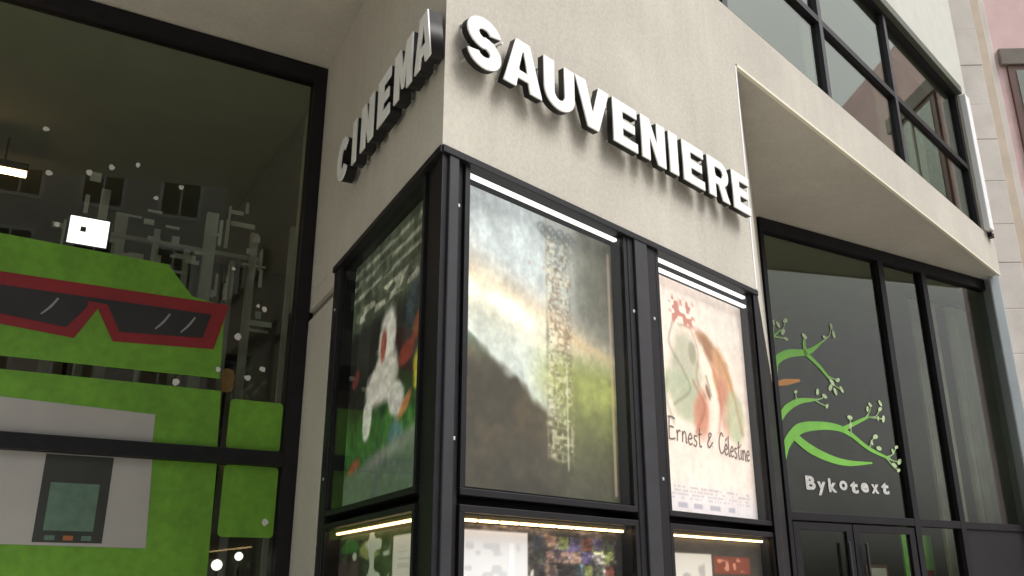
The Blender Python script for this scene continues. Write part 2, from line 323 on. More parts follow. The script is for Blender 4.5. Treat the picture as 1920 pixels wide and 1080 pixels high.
# ------------------------------------------------------------------ printed sheets (flat prints, colour painted per point)
def vnoise(u, v, sx, sy, seed):
    g = np.random.default_rng(seed).random((int(sy) + 3, int(sx) + 3)); x = u * sx; y = v * sy; i = x.astype(int); j = y.astype(int); a = x - i; b = y - j
    a = a * a * (3 - 2 * a); b = b * b * (3 - 2 * b)
    return (g[j, i] * (1 - a) + g[j, i + 1] * a) * (1 - b) + (g[j + 1, i] * (1 - a) + g[j + 1, i + 1] * a) * b
def fbm(u, v, sx, sy, seed): return .5 * vnoise(u, v, sx, sy, seed) + .3 * vnoise(u, v, sx * 2.3, sy * 2.3, seed + 1) + .2 * vnoise(u, v, sx * 5, sy * 5, seed + 2)
sst = lambda a, b, x: (lambda t: t * t * (3 - 2 * t))(np.clip((x - a) / (b - a), 0, 1))
class Paint:
    def __init__(s, nx, ny, base):
        s.nx, s.ny = nx, ny; s.u, s.v = np.meshgrid(np.linspace(0, 1, nx), np.linspace(0, 1, ny)); s.v0 = s.v.copy(); s.c = np.ones((ny, nx, 3)) * np.array(base, float)
    def put(s, m, col): m = np.clip(m, 0, 1)[..., None]; s.c = s.c * (1 - m) + np.array(col, float) * m; return s
    def blob(s, cu, cv, ru, rv, ang, col, k=1, soft=.35, rag=.25, seed=1):
        a = R(ang); du, dv = s.u - cu, (s.v - cv); x = (du * math.cos(a) + dv * math.sin(a)) / ru; y = (-du * math.sin(a) + dv * math.cos(a)) / rv
        d = np.sqrt(x * x + y * y) + (fbm(s.u, s.v, 7, 9, seed) - .5) * 2 * rag
        return s.put(k * (1 - sst(1 - soft, 1 + soft * .3, d)), col)
    def line(s, pts, wd, col, k=1):
        o = np.array(stroke(pts, [0.001] * len(pts), 14)); o = o[:len(o) // 2]; d = np.full(s.u.shape, 9.)
        for a in o: d = np.minimum(d, np.hypot(s.u - a[0], (s.v - a[1]) * 1.25))
        return s.put(np.exp(-(d / wd) ** 2) * k, col)
    def rect(s, u0, u1, v0, v1, col, k=1, soft=.006):
        return s.put(k * sst(u0 - soft, u0 + soft, s.u) * (1 - sst(u1 - soft, u1 + soft, s.u)) * sst(v0 - soft, v0 + soft, s.v) * (1 - sst(v1 - soft, v1 + soft, s.v)), col)
    def mottle(s, amt, sx, sy, seed): s.c = s.c * (1 + amt * (fbm(s.u, s.v, sx, sy, seed) - .5)[..., None] * 2); return s
    def mesh(s, W, H):
        ny, nx = s.ny, s.nx; co = np.stack([s.u * W, np.zeros_like(s.u), s.v0 * H], -1).reshape(-1, 3)
        idx = np.arange(nx * ny).reshape(ny, nx); f = np.stack([idx[:-1, :-1], idx[:-1, 1:], idx[1:, 1:], idx[1:, :-1]], -1).reshape(-1, 4)
        me = bpy.data.meshes.new('print'); me.from_pydata(co.tolist(), [], f.tolist())
        l = np.clip(s.c, 0, 255).reshape(-1, 3) / 255; l = np.where(l <= .04045, l / 12.92, ((l + .055) / 1.055) ** 2.4)
        at = me.color_attributes.new('print', 'FLOAT_COLOR', 'POINT'); at.data.foreach_set('color', np.concatenate([l, np.ones((len(l), 1))], 1).astype(np.float32).ravel())
        me.update(); return me
def poster_landscape():
    p = Paint(200, 260, (192, 198, 201)); u, v = p.u, p.v
    p.put(sst(.35, .95, u) * .75, (150, 146, 134)); p.put(sst(.62, .85, u) * sst(.4, .75, v), (98, 96, 84))
    p.mottle(.10, 7, 3, 3); p.mottle(.05, 28, 4, 31)
    line = .665 - .16 * u; d = v - line
    p.put(np.exp(-(d / (.11 - .05 * u)) ** 2) * (1 - .65 * sst(.5, 1, u)) * .8, (222, 186, 148))
    p.put(np.exp(-((d + .02) / (.065 - .02 * u)) ** 2) * (1 - sst(.45, .75, u)), (255, 248, 226))
    p.put(np.exp(-((d - .01) / .02) ** 2) * sst(.6, .7, u) * .35, (214, 176, 128))
    p.put((1 - sst(-.12, .02, d)) * sst(-.4, -.1, d) * (1 - sst(.3, .8, u)) * .7, (205, 208, 196))
    hill = .50 - .40 * u + .08 * (fbm(u, v, 6, 6, 11) - .5)
    p.put((1 - sst(-.03, .012, v - hill)), (62, 54, 42)); p.put((1 - sst(-.03, .012, v - hill)) * sst(.45, .7, fbm(u, v, 5, 7, 41)) * .7, (100, 80, 54)); p.put((1 - sst(-.012, .012, v - hill)) * np.exp(-((v - hill) / .06) ** 2) * (1 - sst(.0, .25, u)), (96, 116, 100))
    p.put(sst(.50, .68, u) * (1 - sst(.40, .54, v)) , (116, 120, 66)); p.put(sst(.35, .6, u) * np.exp(-((v - .40) / .1) ** 2) * .75, (164, 168, 92))
    p.put((1 - sst(.02, .40, v)) * .85, (66, 62, 54)); p.mottle(.16, 14, 16, 5); p.mottle(.10, 40, 46, 8)
    # lettering column, too fine to read, and ornament at the top
    r2 = np.random.default_rng(5)
    for k in range(30):
        cv = .93 - k * .0275; cu = .61 + .015 * r2.normal(); ru, rv = r2.uniform(.025, .065), r2.uniform(.010, .020); dd = np.sqrt(((u - cu) / ru) ** 2 + ((v - cv) / rv) ** 2)
        colr = (104, 104, 102) if k < 5 else ((132, 100, 72) if k < 16 else ((206, 204, 160) if k % 2 else (112, 112, 70)))
        p.put(np.exp(-((dd - 1) / .35) ** 2) * .32, colr); p.put(np.exp(-((u - cu - .02 * r2.normal()) / .007) ** 2) * np.exp(-((v - cv) / .017) ** 2) * .5, colr)
        p.put(np.exp(-(((u - cu + .055) / .02) ** 2 + ((v - cv) / .010) ** 2)) * .45, (236, 226, 196))
    colm = sst(.51, .54, u) * (1 - sst(.68, .71, u)) * sst(.10, .16, v) * (1 - sst(.93, .97, v)); n1, n2 = vnoise(u, v, 70, 100, 61), vnoise(u, v, 66, 96, 62)
    p.put(colm * sst(.45, .85, n1) * .5, (106, 92, 74)); p.put(colm * sst(.5, .9, n2) * .5, (222, 214, 184))
    for uu in (.53, .685): p.put(np.exp(-((u - uu) / .006) ** 2) * sst(.1, .14, v) * .4, (150, 136, 110))
    for k in range(12):
        cu, cv = .50 + .03 * k * .7, .955 - .01 * (k % 3); p.put(np.exp(-((np.sqrt(((u - cu) / .022) ** 2 + ((v - cv) / .018) ** 2) - 1) / .3) ** 2) * .5, (104, 108, 108))
    p.put(sst(.30, .5, u) * (1 - sst(.5, .54, u)) * np.exp(-((v - .80) / .008) ** 2) * sst(.4, .6, vnoise(u, v, 50, 10, 44)) * .5, (170, 130, 110))
    p.put(np.exp(-((u - .535) / .009) ** 2 - ((v - .56) / .05) ** 2) * .8, (132, 126, 112)); p.put(np.exp(-((u - .655) / .006) ** 2) * sst(.08, .1, v) * (1 - sst(.42, .5, v)) * .55, (205, 205, 190))
    p.rect(.965, .985, .02, .96, (205, 180, 160), .6); return p
def poster_watercolour():
    p = Paint(200, 270, (246, 226, 217)); u, v = p.u, p.v
    p.put(np.exp(-((u - .5) / .45) ** 2 - ((v - .55) / .3) ** 2) * .7, (250, 214, 196)); p.mottle(.05, 5, 6, 3)
    p.put(np.exp(-((u - .8) / .25) ** 2 - ((v - .82) / .2) ** 2) * .6, (226, 216, 206))
    p.blob(.33, .63, .17, .19, 8, (186, 182, 160), .9, seed=3); p.blob(.30, .49, .20, .13, -15, (180, 184, 156), .85, seed=4)
    p.blob(.47, .43, .09, .13, -24, (198, 124, 98), .85, .5, seed=5); p.blob(.41, .69, .05, .06, 0, (140, 132, 110), .6, seed=6)
    p.blob(.60, .73, .16, .05, -25, (146, 96, 62), .9, .5, seed=7); p.blob(.72, .60, .11, .16, 22, (206, 152, 108), .9, seed=8)
    p.blob(.72, .50, .07, .15, 4, (196, 126, 106), .75, .5, seed=9); p.blob(.83, .45, .13, .13, 10, (188, 190, 156), .85, seed=10)
    p.blob(.57, .60, .05, .16, 24, (250, 234, 212), .8, seed=11); p.blob(.55, .53, .02, .05, 30, (96, 76, 52), .7, seed=12)
    for q, wd, cl in (([(.22, .80), (.18, .70), (.30, .60), (.36, .52), (.20, .44)], .008, (120, 112, 92)), ([(.28, .80), (.40, .80), (.47, .70), (.44, .58), (.52, .50)], .007, (150, 128, 100)), ([(.40, .56), (.50, .46), (.40, .34)], .010, (160, 80, 58)),
                      ([(.46, .79), (.60, .78), (.74, .68), (.84, .54), (.90, .38)], .012, (168, 116, 78)), ([(.54, .72), (.64, .62), (.68, .50), (.64, .36)], .010, (176, 96, 78)), ([(.72, .62), (.76, .48), (.74, .36)], .012, (210, 150, 120)), ([(.54, .60), (.58, .52)], .008, (84, 62, 44)), ([(.14, .56), (.12, .46), (.18, .36)], .01, (150, 156, 126))):
        p.line(q, wd * 1.5, cl, .45)
    p.mottle(.07, 26, 34, 77)
    n = vnoise(u, v, 34, 48, 15); p.put(sst(.18, .24, u) * (1 - sst(.42, .48, u)) * sst(.79, .82, v) * (1 - sst(.91, .94, v)) * sst(.5, .64, n) * .85, (188, 110, 96))
    for k, zr in enumerate((.10, .085, .07, .055)): p.put(sst(.06, .09, u) * (1 - sst(.9, .94, u)) * np.exp(-((v - zr) / .0045) ** 2) * sst(.35, .5, vnoise(u, v, 70, 3, 17 + k)) * .45, (120, 112, 128))
    p.put(sst(.06, .09, u) * (1 - sst(.8, .84, u)) * sst(.015, .02, v) * (1 - sst(.035, .04, v)) * sst(.5, .6, vnoise(u, v, 26, 6, 19)) * .6, (90, 86, 108))
    p.put(1 - sst(.02, .06, u), (255, 240, 246)); p.put((1 - sst(.02, .16, v)) * .5, (226, 222, 238)); return p
def poster_garden():
    p = Paint(160, 210, (30, 30, 27)); u, v = p.u, p.v
    p.put(sst(.66, .72, v), (70, 78, 62)); 
    for k, z in enumerate((.955, .90, .845)): p.put(np.exp(-((v - z) / .012) ** 2) * sst(.42, .6, vnoise(u, v, 9, 60, 50 + k) + .25) * .9, (150, 150, 132))
    n = vnoise(u, v, 15, 30, 60); p.put(sst(.04, .08, u) * sst(.715, .73, v) * (1 - sst(.79, .805, v)) * sst(.45, .6, n) * .9, (176, 174, 152))
    p.blob(.80, .58, .13, .16, 0, (48, 60, 66), .8, seed=3)
    p.put(1 - sst(.26, .40, v + .12 * (fbm(u, v, 9, 6, 2) - .5)), (52, 92, 44)); p.mottle(.5, 22, 16, 9)
    p.blob(.48, .55, .16, .115, 76, (206, 202, 190), 1, .3, .2, 5); p.blob(.46, .42, .22, .105, 8, (204, 198, 186), 1, .3, .25, 6); p.blob(.28, .30, .06, .09, 0, (205, 204, 190), 1, .3, .2, 7); p.blob(.62, .33, .1, .07, -20, (196, 192, 182), 1, .3, .2, 8)
    p.blob(.45, .56, .07, .045, 80, (140, 66, 50), .9, .4, .3, 9); p.blob(.85, .56, .10, .05, 30, (150, 78, 50), .8, .4, .4, 10); p.blob(.72, .47, .11, .05, 10, (130, 56, 42), .9, .4, .4, 11)
    p.blob(.87, .40, .09, .085, 0, (196, 182, 62), .9, .4, .4, 12); p.blob(.10, .5, .07, .05, 30, (126, 60, 56), .8, .4, .5, 13); p.blob(.62, .20, .09, .06, 0, (84, 116, 130), .8, .5, .4, 14); p.blob(.12, .13, .11, .04, 20, (140, 74, 52), .9, .4, .4, 15); p.blob(.72, .29, .1, .03, 30, (196, 120, 76), .8, .4, .4, 16)
    p.put((1 - sst(.09, .13, v - .10 * u)), (86, 100, 84)); p.put(np.exp(-((v - .10 - .10 * u) / .03) ** 2) * sst(.2, .4, u) * .7, (134, 134, 126)); p.mottle(.2, 30, 40, 33); return p
def sheet_collage(kind):
    p = Paint(120, 190, (58, 54, 48)); p.v = np.clip(1 - (1 - p.v) * 2.3, 0, 1); u, v = p.u, p.v
    if kind == 0:
        p.put(np.ones_like(u), (44, 52, 36)); p.mottle(.8, 14, 12, 4); p.blob(.38, .82, .14, .10, 0, (128, 140, 82), 1, .3, .4, 4); p.blob(.14, .88, .14, .08, 0, (52, 98, 44), 1, .3, .4, 8)
        p.put(sst(.15, .2, u) * (1 - sst(.6, .65, u)) * sst(.62, .7, vnoise(u, v, 14, 9, 5)), (176, 184, 166)); p.put((1 - sst(.25, .3, u)) * (1 - sst(.7, .76, v)) * .7, (78, 62, 62))
        p.rect(.66, .98, .0, .93, (206, 202, 190)); n = vnoise(u, v, 8, 60, 6); p.put(sst(.70, .72, u) * (1 - sst(.93, .95, u)) * sst(.5, .7, n) * (1 - sst(.8, .84, v)) * .35, (150, 150, 146))
    if kind == 1:
        p.put(np.ones_like(u), (70, 62, 60)); p.mottle(.9, 16, 14, 3)
        p.blob(.62, .78, .10, .09, 0, (104, 92, 132), .9, .4, .4, 4); p.blob(.53, .90, .08, .05, 0, (150, 116, 100), .9, .4, .4, 5); p.blob(.86, .83, .09, .05, 0, (132, 136, 70), 1, .3, .3, 6); p.rect(.77, .94, .745, .775, (196, 190, 186)); p.blob(.72, .60, .035, .09, 0, (112, 150, 172), 1, .3, .2, 7)
        p.blob(.86, .55, .04, .10, 0, (206, 200, 196), 1, .3, .3, 8); p.blob(.68, .74, .05, .05, 0, (176, 168, 176), .8, .4, .5, 9); p.blob(.44, .58, .03, .06, 0, (210, 205, 196), 1, .3, .3, 10); p.blob(.55, .58, .03, .06, 0, (205, 205, 200), 1, .3, .3, 11)
        r3 = np.random.default_rng(12)
        for i in range(7):
            for j in range(5):
                a, b2 = .43 + i * .074, .93 - j * .13; c3 = r3.choice([(92, 80, 118), (140, 110, 92), (60, 66, 52), (120, 128, 72), (74, 92, 108), (186, 178, 170), (110, 60, 50), (44, 40, 42)]); p.rect(a, a + .066, b2 - .115, b2, c3, .8, .003)
        p.mottle(.7, 40, 34, 71)
        p.put(sst(.95, .97, u), (52, 50, 50)); p.put(sst(.42, .45, u) * sst(.55, .75, vnoise(u, v, 26, 20, 12)) * .6, (40, 34, 40))
        p.rect(.0, .40, .0, .95, (222, 218, 222)); n = vnoise(u, v, 22, 16, 13); p.put((1 - sst(.34, .37, u)) * sst(.5, .65, n) * (1 - sst(.82, .86, v)) * .4, (165, 165, 172)); p.rect(.30, .325, .2, .85, (244, 240, 246), .7)
    if kind == 2:
        p.put(np.ones_like(u), (64, 58, 52)); p.mottle(.2, 12, 12, 3); p.rect(.03, .46, .0, .84, (212, 204, 196)); n = vnoise(u, v, 14, 12, 5); p.put(sst(.10, .13, u) * (1 - sst(.38, .4, u)) * sst(.5, .65, n) * (1 - sst(.7, .76, v)) * .6, (150, 138, 140))
        p.blob(.28, .50, .12, .07, 0, (130, 92, 84), .8, .4, .4, 6); p.rect(.48, .86, .62, .82, (122, 62, 46)); p.put(sst(.48, .5, u) * (1 - sst(.84, .86, u)) * sst(.63, .66, v) * (1 - sst(.78, .82, v)) * sst(.5, .66, vnoise(u, v, 26, 22, 8)), (196, 130, 104)); p.rect(.55, .9, .2, .58, (74, 82, 84), .8)
    return p

# ------------------------------------------------------------------ display cases
def display_case(label, o, rz, x0, x1, z0, z1, paint, pm, tube, light, pz=(0, 0), glazed='case_glass', tubes=1):
    """a shallow lit case: four rails, a back, the printed sheet, a lamp tube and the cover glass"""
    t = empty('display_case', (o[0] + math.cos(rz) * x0, o[1] + math.sin(rz) * x0, z0), rz); W, H = x1 - x0, z1 - z0; b = .035
    tag(t, label, 'display case', 'lit poster cases on the cinema corner')
    for a in ((0, W, 0, b), (0, W, H - b, H)): box('frame_rail', a[0], a[1], .015, .15, a[2], a[3], 'black_metal', t, bev=.004)
    for a in ((0, b), (W - b, W)): box('frame_rail', a[0], a[1], .0165, .148, b, H - b, 'black_metal', t)
    box('back_panel', b, W - b, .13, .147, b, H - b, 'dark_panel', t)
    top = H - b - pz[1]
    pr = link('poster', paint.mesh(W - 2 * b - .01, top - b - .005 - pz[0]), pm, t, (b + .005, .118, b + .003 + pz[0]))
    for k in range(tubes):
        z = H - b - .034 - k * .075
        if tube and light == 'lamp_warm':
            rl = box('lamp_rail', b + .012, W - b - .012, .078, .110, z + .012, z + .030, 'brass', t)
            n = 9; L = (W - 2 * b - .03) / n
            for i in range(n): box('lamp', b + .015 + i * L + .012, b + .015 + (i + 1) * L - .012,   .082, .106, z - .002, z + .0118, light, rl, bev=.004)
        elif tube: box('lamp_tube', b + .012, W - b - .012, .055, .085, z, z + .022, light, t, bev=.005)
    box('cover_glass', b, W - b, .030, .034, b, H - b, glazed, t)
    return t, pr
FX = (0.19, 1.66)
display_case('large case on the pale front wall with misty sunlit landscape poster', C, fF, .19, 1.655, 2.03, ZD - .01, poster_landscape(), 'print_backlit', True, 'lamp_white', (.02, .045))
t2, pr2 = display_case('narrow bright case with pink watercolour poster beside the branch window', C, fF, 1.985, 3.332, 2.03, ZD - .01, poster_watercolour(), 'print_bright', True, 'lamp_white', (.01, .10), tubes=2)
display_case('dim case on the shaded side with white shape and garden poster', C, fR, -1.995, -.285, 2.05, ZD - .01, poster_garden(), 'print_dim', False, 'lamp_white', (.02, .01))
display_case('lower case on shaded side with green leaflet and white sheet, warm lamp', C, fR, -1.995, -.285, .55, 2.0, sheet_collage(0), 'print_lit', True, 'lamp_warm', (.02, .05))
display_case('lower case under the landscape poster with white sheets and colourful collage', C, fF, .19, 1.655, .55, 1.985, sheet_collage(1), 'print_lit', True, 'lamp_warm', (.02, .04))
display_case('lower case under the pink poster with framed card and red lettering', C, fF, 1.985, 3.332, .55, 1.985, sheet_collage(2), 'print_lit', True, 'lamp_warm', (.02, .04))
# title of the pink poster, handwritten look
W2 = 3.332 - 1.985 - .08
HW = {'E': (.66, [[(.12, .98), (.10, .5), (.12, .0)], [(.02, .96), (.3, .98), (.56, .92)], [(.11, .52), (.3, .55), (.46, .52)], [(.10, .02), (.3, .0), (.58, .06)]]), 'r': (.44, [[(.04, .5), (.1, .25), (.08, .0)], [(.09, .3), (.2, .48), (.34, .45)]]),
 'n': (.48, [[(.05, .5), (.08, .2), (.06, .0)], [(.07, .3), (.22, .5), (.34, .35), (.36, .02), (.44, .04)]]), 'e': (.44, [[(.06, .24), (.36, .3), (.22, .5), (.05, .25), (.18, .0), (.4, .08)]]),
 's': (.40, [[(.34, .46), (.12, .46), (.14, .3), (.32, .18), (.22, .0), (.04, .06)]]), 't': (.36, [[(.18, .85), (.15, .3), (.2, .02), (.34, .06)], [(.02, .55), (.34, .6)]]),
 '&': (.6, [[(.52, .05), (.2, .5), (.22, .8), (.38, .75), (.1, .3), (.2, .02), (.5, .35)]]), 'C': (.62, [[(.56, .8), (.36, .96), (.08, .6), (.14, .12), (.36, .0), (.58, .15)]]),
 'l': (.24, [[(.06, .95), (.08, .3), (.12, .0), (.22, .06)]]), 'i': (.22, [[(.08, .5), (.09, .15), (.18, .02)], [(.07, .68), (.11, .74)]]), '\u00e9': (.44, [[(.06, .24), (.36, .3), (.22, .5), (.05, .25), (.18, .0), (.4, .08)], [(.18, .64), (.32, .8)]])}
def handwrite(txt, x, z, width, h, drop):
    tot = sum(HW[c][0] for c in txt); k = width / tot
    for c in txt:
        wd, st = HW[c]; dz = random.uniform(-.03, .03)
        for q in st: link('lettering', curve_mesh([stroke([(x + (a + .08 * b) * k, z + (b + dz) * h) for a, b in q], [.011] * len(q), 4)], .001), 'ink_brown', pr2, (0, -.004, 0))
        x += wd * k; z += drop * wd * k
handwrite('Ernest', .14, .47, .42, .155, -.05); handwrite('&', .62, .455, .10, .13, 0); handwrite('C\u00e9lestine', .78, .435, .44, .155, -.05)

# ------------------------------------------------------------------ raised letter signs
T = .325
def glyph(ch, w):
    s = T / 1.0
    if ch == 'I': return [[(0, 0), (w, 0), (w, 1), (0, 1)]]
    if ch == 'E': return [[(0, 0), (w, 0), (w, .215), (s, .215), (s, .395), (w * .9, .395), (w * .9, .595), (s, .595), (s, .785), (w, .785), (w, 1), (0, 1)]]
    if ch == 'N': return [[(0, 0), (s * .92, 0), (s * .92, .56), (w - s * .92, 0), (w, 0), (w, 1), (w - s * .92, 1), (w - s * .92, .44), (s * .92, 1), (0, 1)]]
    if ch == 'M': return [[(0, 0), (s * .8, 0), (s * .8, .58), (w / 2 - .05, .12), (w / 2 + .05, .12), (w - s * .8, .58), (w - s * .8, 0), (w, 0), (w, 1), (w - s * .95, 1), (w / 2, .50), (s * .95, 1), (0, 1)]]
    s0 = s; s = min(s, w * .33)
    if ch == 'A': return [[(0, 0), (s, 0), (s + .05, .2), (w - s - .05, .2), (w - s, 0), (w, 0), (w / 2 + .18, 1), (w / 2 - .18, 1)], [(w / 2 - .12, .37), (w / 2 + .12, .37), (w / 2 + .015, .78), (w / 2 - .015, .78)]]
    if ch == 'V': return [[(w / 2 - .17, 0), (w / 2 + .17, 0), (w, 1), (w - s, 1), (w / 2, .33), (s, 1), (0, 1)]]
    if ch == 'U':
        return [[(0, 1)] + arc(w / 2, .36, w / 2, .36, 180, 360, 14) + [(w, 1), (w - s, 1)] + arc(w / 2, .36, w / 2 - s, .15, 360, 180, 10) + [(s, 1)]]
    if ch == 'R':
        return [[(0, 0), (s, 0), (s, .36), (s + .13, .36), (w - s - .02, 0), (w, 0), (w - .22, .40)] + arc(w - .36, .68, .34, .32, -50, 90, 10) + [(0, 1)], [(s, .56), (w - .36, .56)] + arc(w - .38, .68, .1, .12, -70, 70, 5) + [(w - .36, .80), (s, .80)]]
    kx, ky, cx = s / 2, .12, w / 2
    if ch == 'S':
        ry = (.5 - ky) / 2 + ky / 2 * 0 + 0; ry = (1 - 2 * ky) / 4; c1, c2 = 1 - ky - ry, ky + ry; rx = w / 2 - kx
        return [arc(cx, c1, rx - kx, ry - ky * .82, 12, 270, 14) + arc(cx, c2, rx + kx, ry + ky, 90, -168, 18) + arc(cx, c2, rx - kx, ry - ky * .82, -168, 90, 14) + arc(cx, c1, rx + kx, ry + ky, 270, 12, 18)]
    if ch == 'C': return [arc(cx, .5, w / 2, .5, 38, 322, 22) + arc(cx, .5, w / 2 - s, .5 - 2 * ky, 322, 38, 18)]
def sign(name, label, o, rz, spec, h, gap, depth, lift):
    x0 = spec[0][1]; z0 = spec[0][3]
    t = empty(name, (o[0] + math.cos(rz) * x0, o[1] + math.sin(rz) * x0, z0), rz); tag(t, label, 'sign', 'raised letter signs on the cinema corner')
    for ch, a, b, z in spec:
        sc = lambda k, pr: [[(x * h, y * h) for x, y in p] for p in pr]
        g = sc(0, glyph(ch, (b - a) / h))
        l = link('letter', curve_mesh(g, depth, 0), 'letter_side', t, (a - x0, -gap - depth, z - z0))
        link('letter_face', curve_mesh(g, .010, 0 if ch in 'SC' else .002), 'letter_white', l, (0, -.0104, 0))
        mid = (b - a) / 2
        for zz in (.12, .86):
            bm = bmesh.new(); bmesh.ops.create_cone(bm, cap_ends=True, segments=8, radius1=.008, radius2=.008, depth=gap, matrix=Matrix.Translation((.04 if ch != 'V' else mid, depth + gap / 2, zz * h)) @ Matrix.Rotation(R(90), 4, 'X'))
            mesh_obj('mounting_pin', bm, 'aluminium', l)
    return t
zz = lambda x: 4.37 + .014 * x
sign('raised_letter_sign', 'long sign of ten white block letters on the bright front wall', C, fF, [(c, a, b, zz(a)) for c, a, b in (('S', .075, .345), ('A', .365, .70), ('U', .72, 1.01), ('V', 1.02, 1.37), ('E', 1.41, 1.68), ('N', 1.73, 2.02), ('I', 2.07, 2.18), ('E', 2.245, 2.53), ('R', 2.59, 2.895), ('E', 2.95, 3.215))], .328, .048, .042, 0)
cz = lambda t: 4.335 - .0 * t
sign('raised_letter_sign', 'short sign of six letters on the shaded side wall of the corner', C, fR, [(c, -a, -b, cz(a)) for c, a, b in (('C', 1.80, 1.52), ('I', 1.42, 1.33), ('N', 1.22, .95), ('E', .86, .62), ('M', .54, .23), ('A', .18, -.07))], .33, .03, .075, 0)

# ------------------------------------------------------------------ things behind the glass
def at(fr, x, y):
    o, rz = {'G': (LJ, fG), 'H': (G1, fH)}[fr]; d = np.array([math.cos(rz), math.sin(rz)]); return o + d * x + np.array([-d[1], d[0]]) * y, rz
def inside(fr, name, x, y, z, label, cat, group=None):
    q, rz = at(fr, x, y); return tag(empty(name, (q[0], q[1], z), rz), label, cat, group)
t = inside('G', 'ceiling_lamp', -3.2, 2.5, 5.42, 'warm glowing strip lamp hanging in the left lobby at the picture edge', 'lamp')
box('lamp_body', 0, 1.02, -.07, .07, .05, .12, 'dark_panel', t); box('diffuser', .01, 1.01, -.05, .05, .02, .049, 'lamp_lobby', t); box('hanger', .2, .22, -.01, .01, .121, .385, 'black_metal', t); box('hanger', .8, .82, -.01, .01, .121, .385, 'black_metal', t)
t = inside('G', 'lit_monitor', -1.79, .5, 4.13, 'small brightly lit white monitor in the left lobby above the green film', 'monitor')
box('housing', -.02, .30, .0, .06, -.015, .235, 'black_metal', t); box('screen', 0, .28, -.012, -.001, .0, .22, 'screen_white', t); box('icon', .08, .12, -.02, -.0125, .10, .14, 'dark_panel', t)
box('stand', .12, .15, .02, .05, -4.10, -.016, 'black_metal', t)
t = inside('G', 'wall_lamp', -.36, 1.5, 3.30, 'amber lamp glowing in the lobby beside the green film edge', 'lamp')
box('shade', .02, .15, -.06, .06, 0, .22, 'lamp_amber', t, bev=.05); box('stem', .07, .09, -.01, .01, -3.27, -.001, 'black_metal', t)
gal = inside('G', 'reflection_clutter', -2.2, 1.0, .03, 'grey posts and plates inside the left lobby standing in for reflections on the glass', 'reflection stand-in'); rg = random.Random(9)  # posts and plates added to imitate broken reflections in the left pane
for k in range(9):
    x = .42 + k * .235 + rg.uniform(-.05, .05); w_ = rg.choice((.025, .035, .05)); y = rg.uniform(0, .5)
    box('post', x - w_, x + w_, y, y + .06, 0, 4.62 + rg.uniform(-.2, .35), 'reflection_grey', gal)
for k in range(44):
    x = .45 + rg.uniform(0, 1.55); z = 3.72 + rg.uniform(0, .98); w_, h_ = rg.choice(((rg.uniform(.08, .22), rg.uniform(.02, .05)), (rg.uniform(.02, .04), rg.uniform(.1, .28)), (rg.uniform(.05, .10), rg.uniform(.05, .10)))); y = .51 + .02 * k * .2
    box('reflection_plate', x, x + w_, -.02 - .008 * k - .006, -.02 - .008 * k, z, z + h_, 'reflection_grey', gal)
box('reflection_slab', .3, 2.15, .62, 1.5, 3.60, 3.66, 'dark_panel', gal); box('reflection_rail', .3, 2.15, .56, .60, 4.60, 4.64, 'reflection_grey', gal)
for lab, x, z, r in (('larger round white lamp glowing low in the left lobby', -.30, 1.75, .045), ('smaller round white lamp glowing low in the left lobby by the jamb', -.13, 1.82, .035)):
    t = inside('G', 'globe_lamp', x, 1.0, .03, lab, 'lamp', 'round lamps low in the left lobby'); bm = bmesh.new(); bmesh.ops.create_icosphere(bm, subdivisions=2, radius=r, matrix=Matrix.Translation((0, 0, z))); mesh_obj('globe', bm, 'lamp_globe', t); box('stem', -.008, .008, -.008, .008, 0, z - r * .97, 'black_metal', t); box('base', -.08, .08, -.08, .08, 0.0, .02, 'black_metal', t) 
def curtain(x0, x1, y, z0, z1, label):
    t = inside('H', 'curtain', x0, y, z0, label, 'curtain', 'curtains inside the right window'); bm = bmesh.new(); n = 60; rows = []
    for z in (0, (z1 - z0) / 2, z1 - z0): rows.append([bm.verts.new(((x1 - x0) * i / n + .01 * math.sin(i * .7 + z), .05 * math.sin(i * .95) + .02 * math.sin(i * .37), z)) for i in range(n + 1)])
    for a, b in zip(rows, rows[1:]):
        for i in range(n): bm.faces.new((a[i], a[i + 1], b[i + 1], b[i]))
    o = mesh_obj('fabric', bm, 'curtain', t); m = o.modifiers.new('s', 'SOLIDIFY'); m.thickness = .006
    box('rail', -.05, x1 - x0 + .05, -.03, .03, z1 - z0 + .002, z1 - z0 + .04, 'black_metal', t)
curtain(3.5, 4.0, .45, .1, 5.6, 'pale curtain hanging behind the rightmost tall pane, nearer the mullion'); curtain(4.35, 4.75, .45, .1, 5.6, 'narrow pale curtain at the far right end of the glazing')
t = inside('H', 'notice_board', 2.9, .7, .03, 'green notice board standing behind the small lower pane', 'notice board')
box('board', 0, .62, 0, .03, 1.3, 2.25, 'leaf_green', t); box('leg', .05, .09, .0, .03, 0, 1.298, 'black_metal', t); box('leg', .53, .57, .0, .03, 0, 1.298, 'black_metal', t); box('notice', .06, .34, -.01, -.002, 1.32, 1.78, 'dot_white', t); box('notice', .38, .58, -.01, -.002, 1.32, 1.80, 'red_vinyl', t)
t = inside('H', 'leaflet_stand', 2.25, .8, .03, 'dim leaflet stand seen through the glass door', 'stand')
box('panel', 0, .42, 0, .03, .9, 1.86, 'brown_frame', t); box('leaflet', .05, .37, -.012, -.002, 1.5, 1.82, 'print_white', t); box('leg', .18, .24, 0, .03, 0, .898, 'black_metal', t)

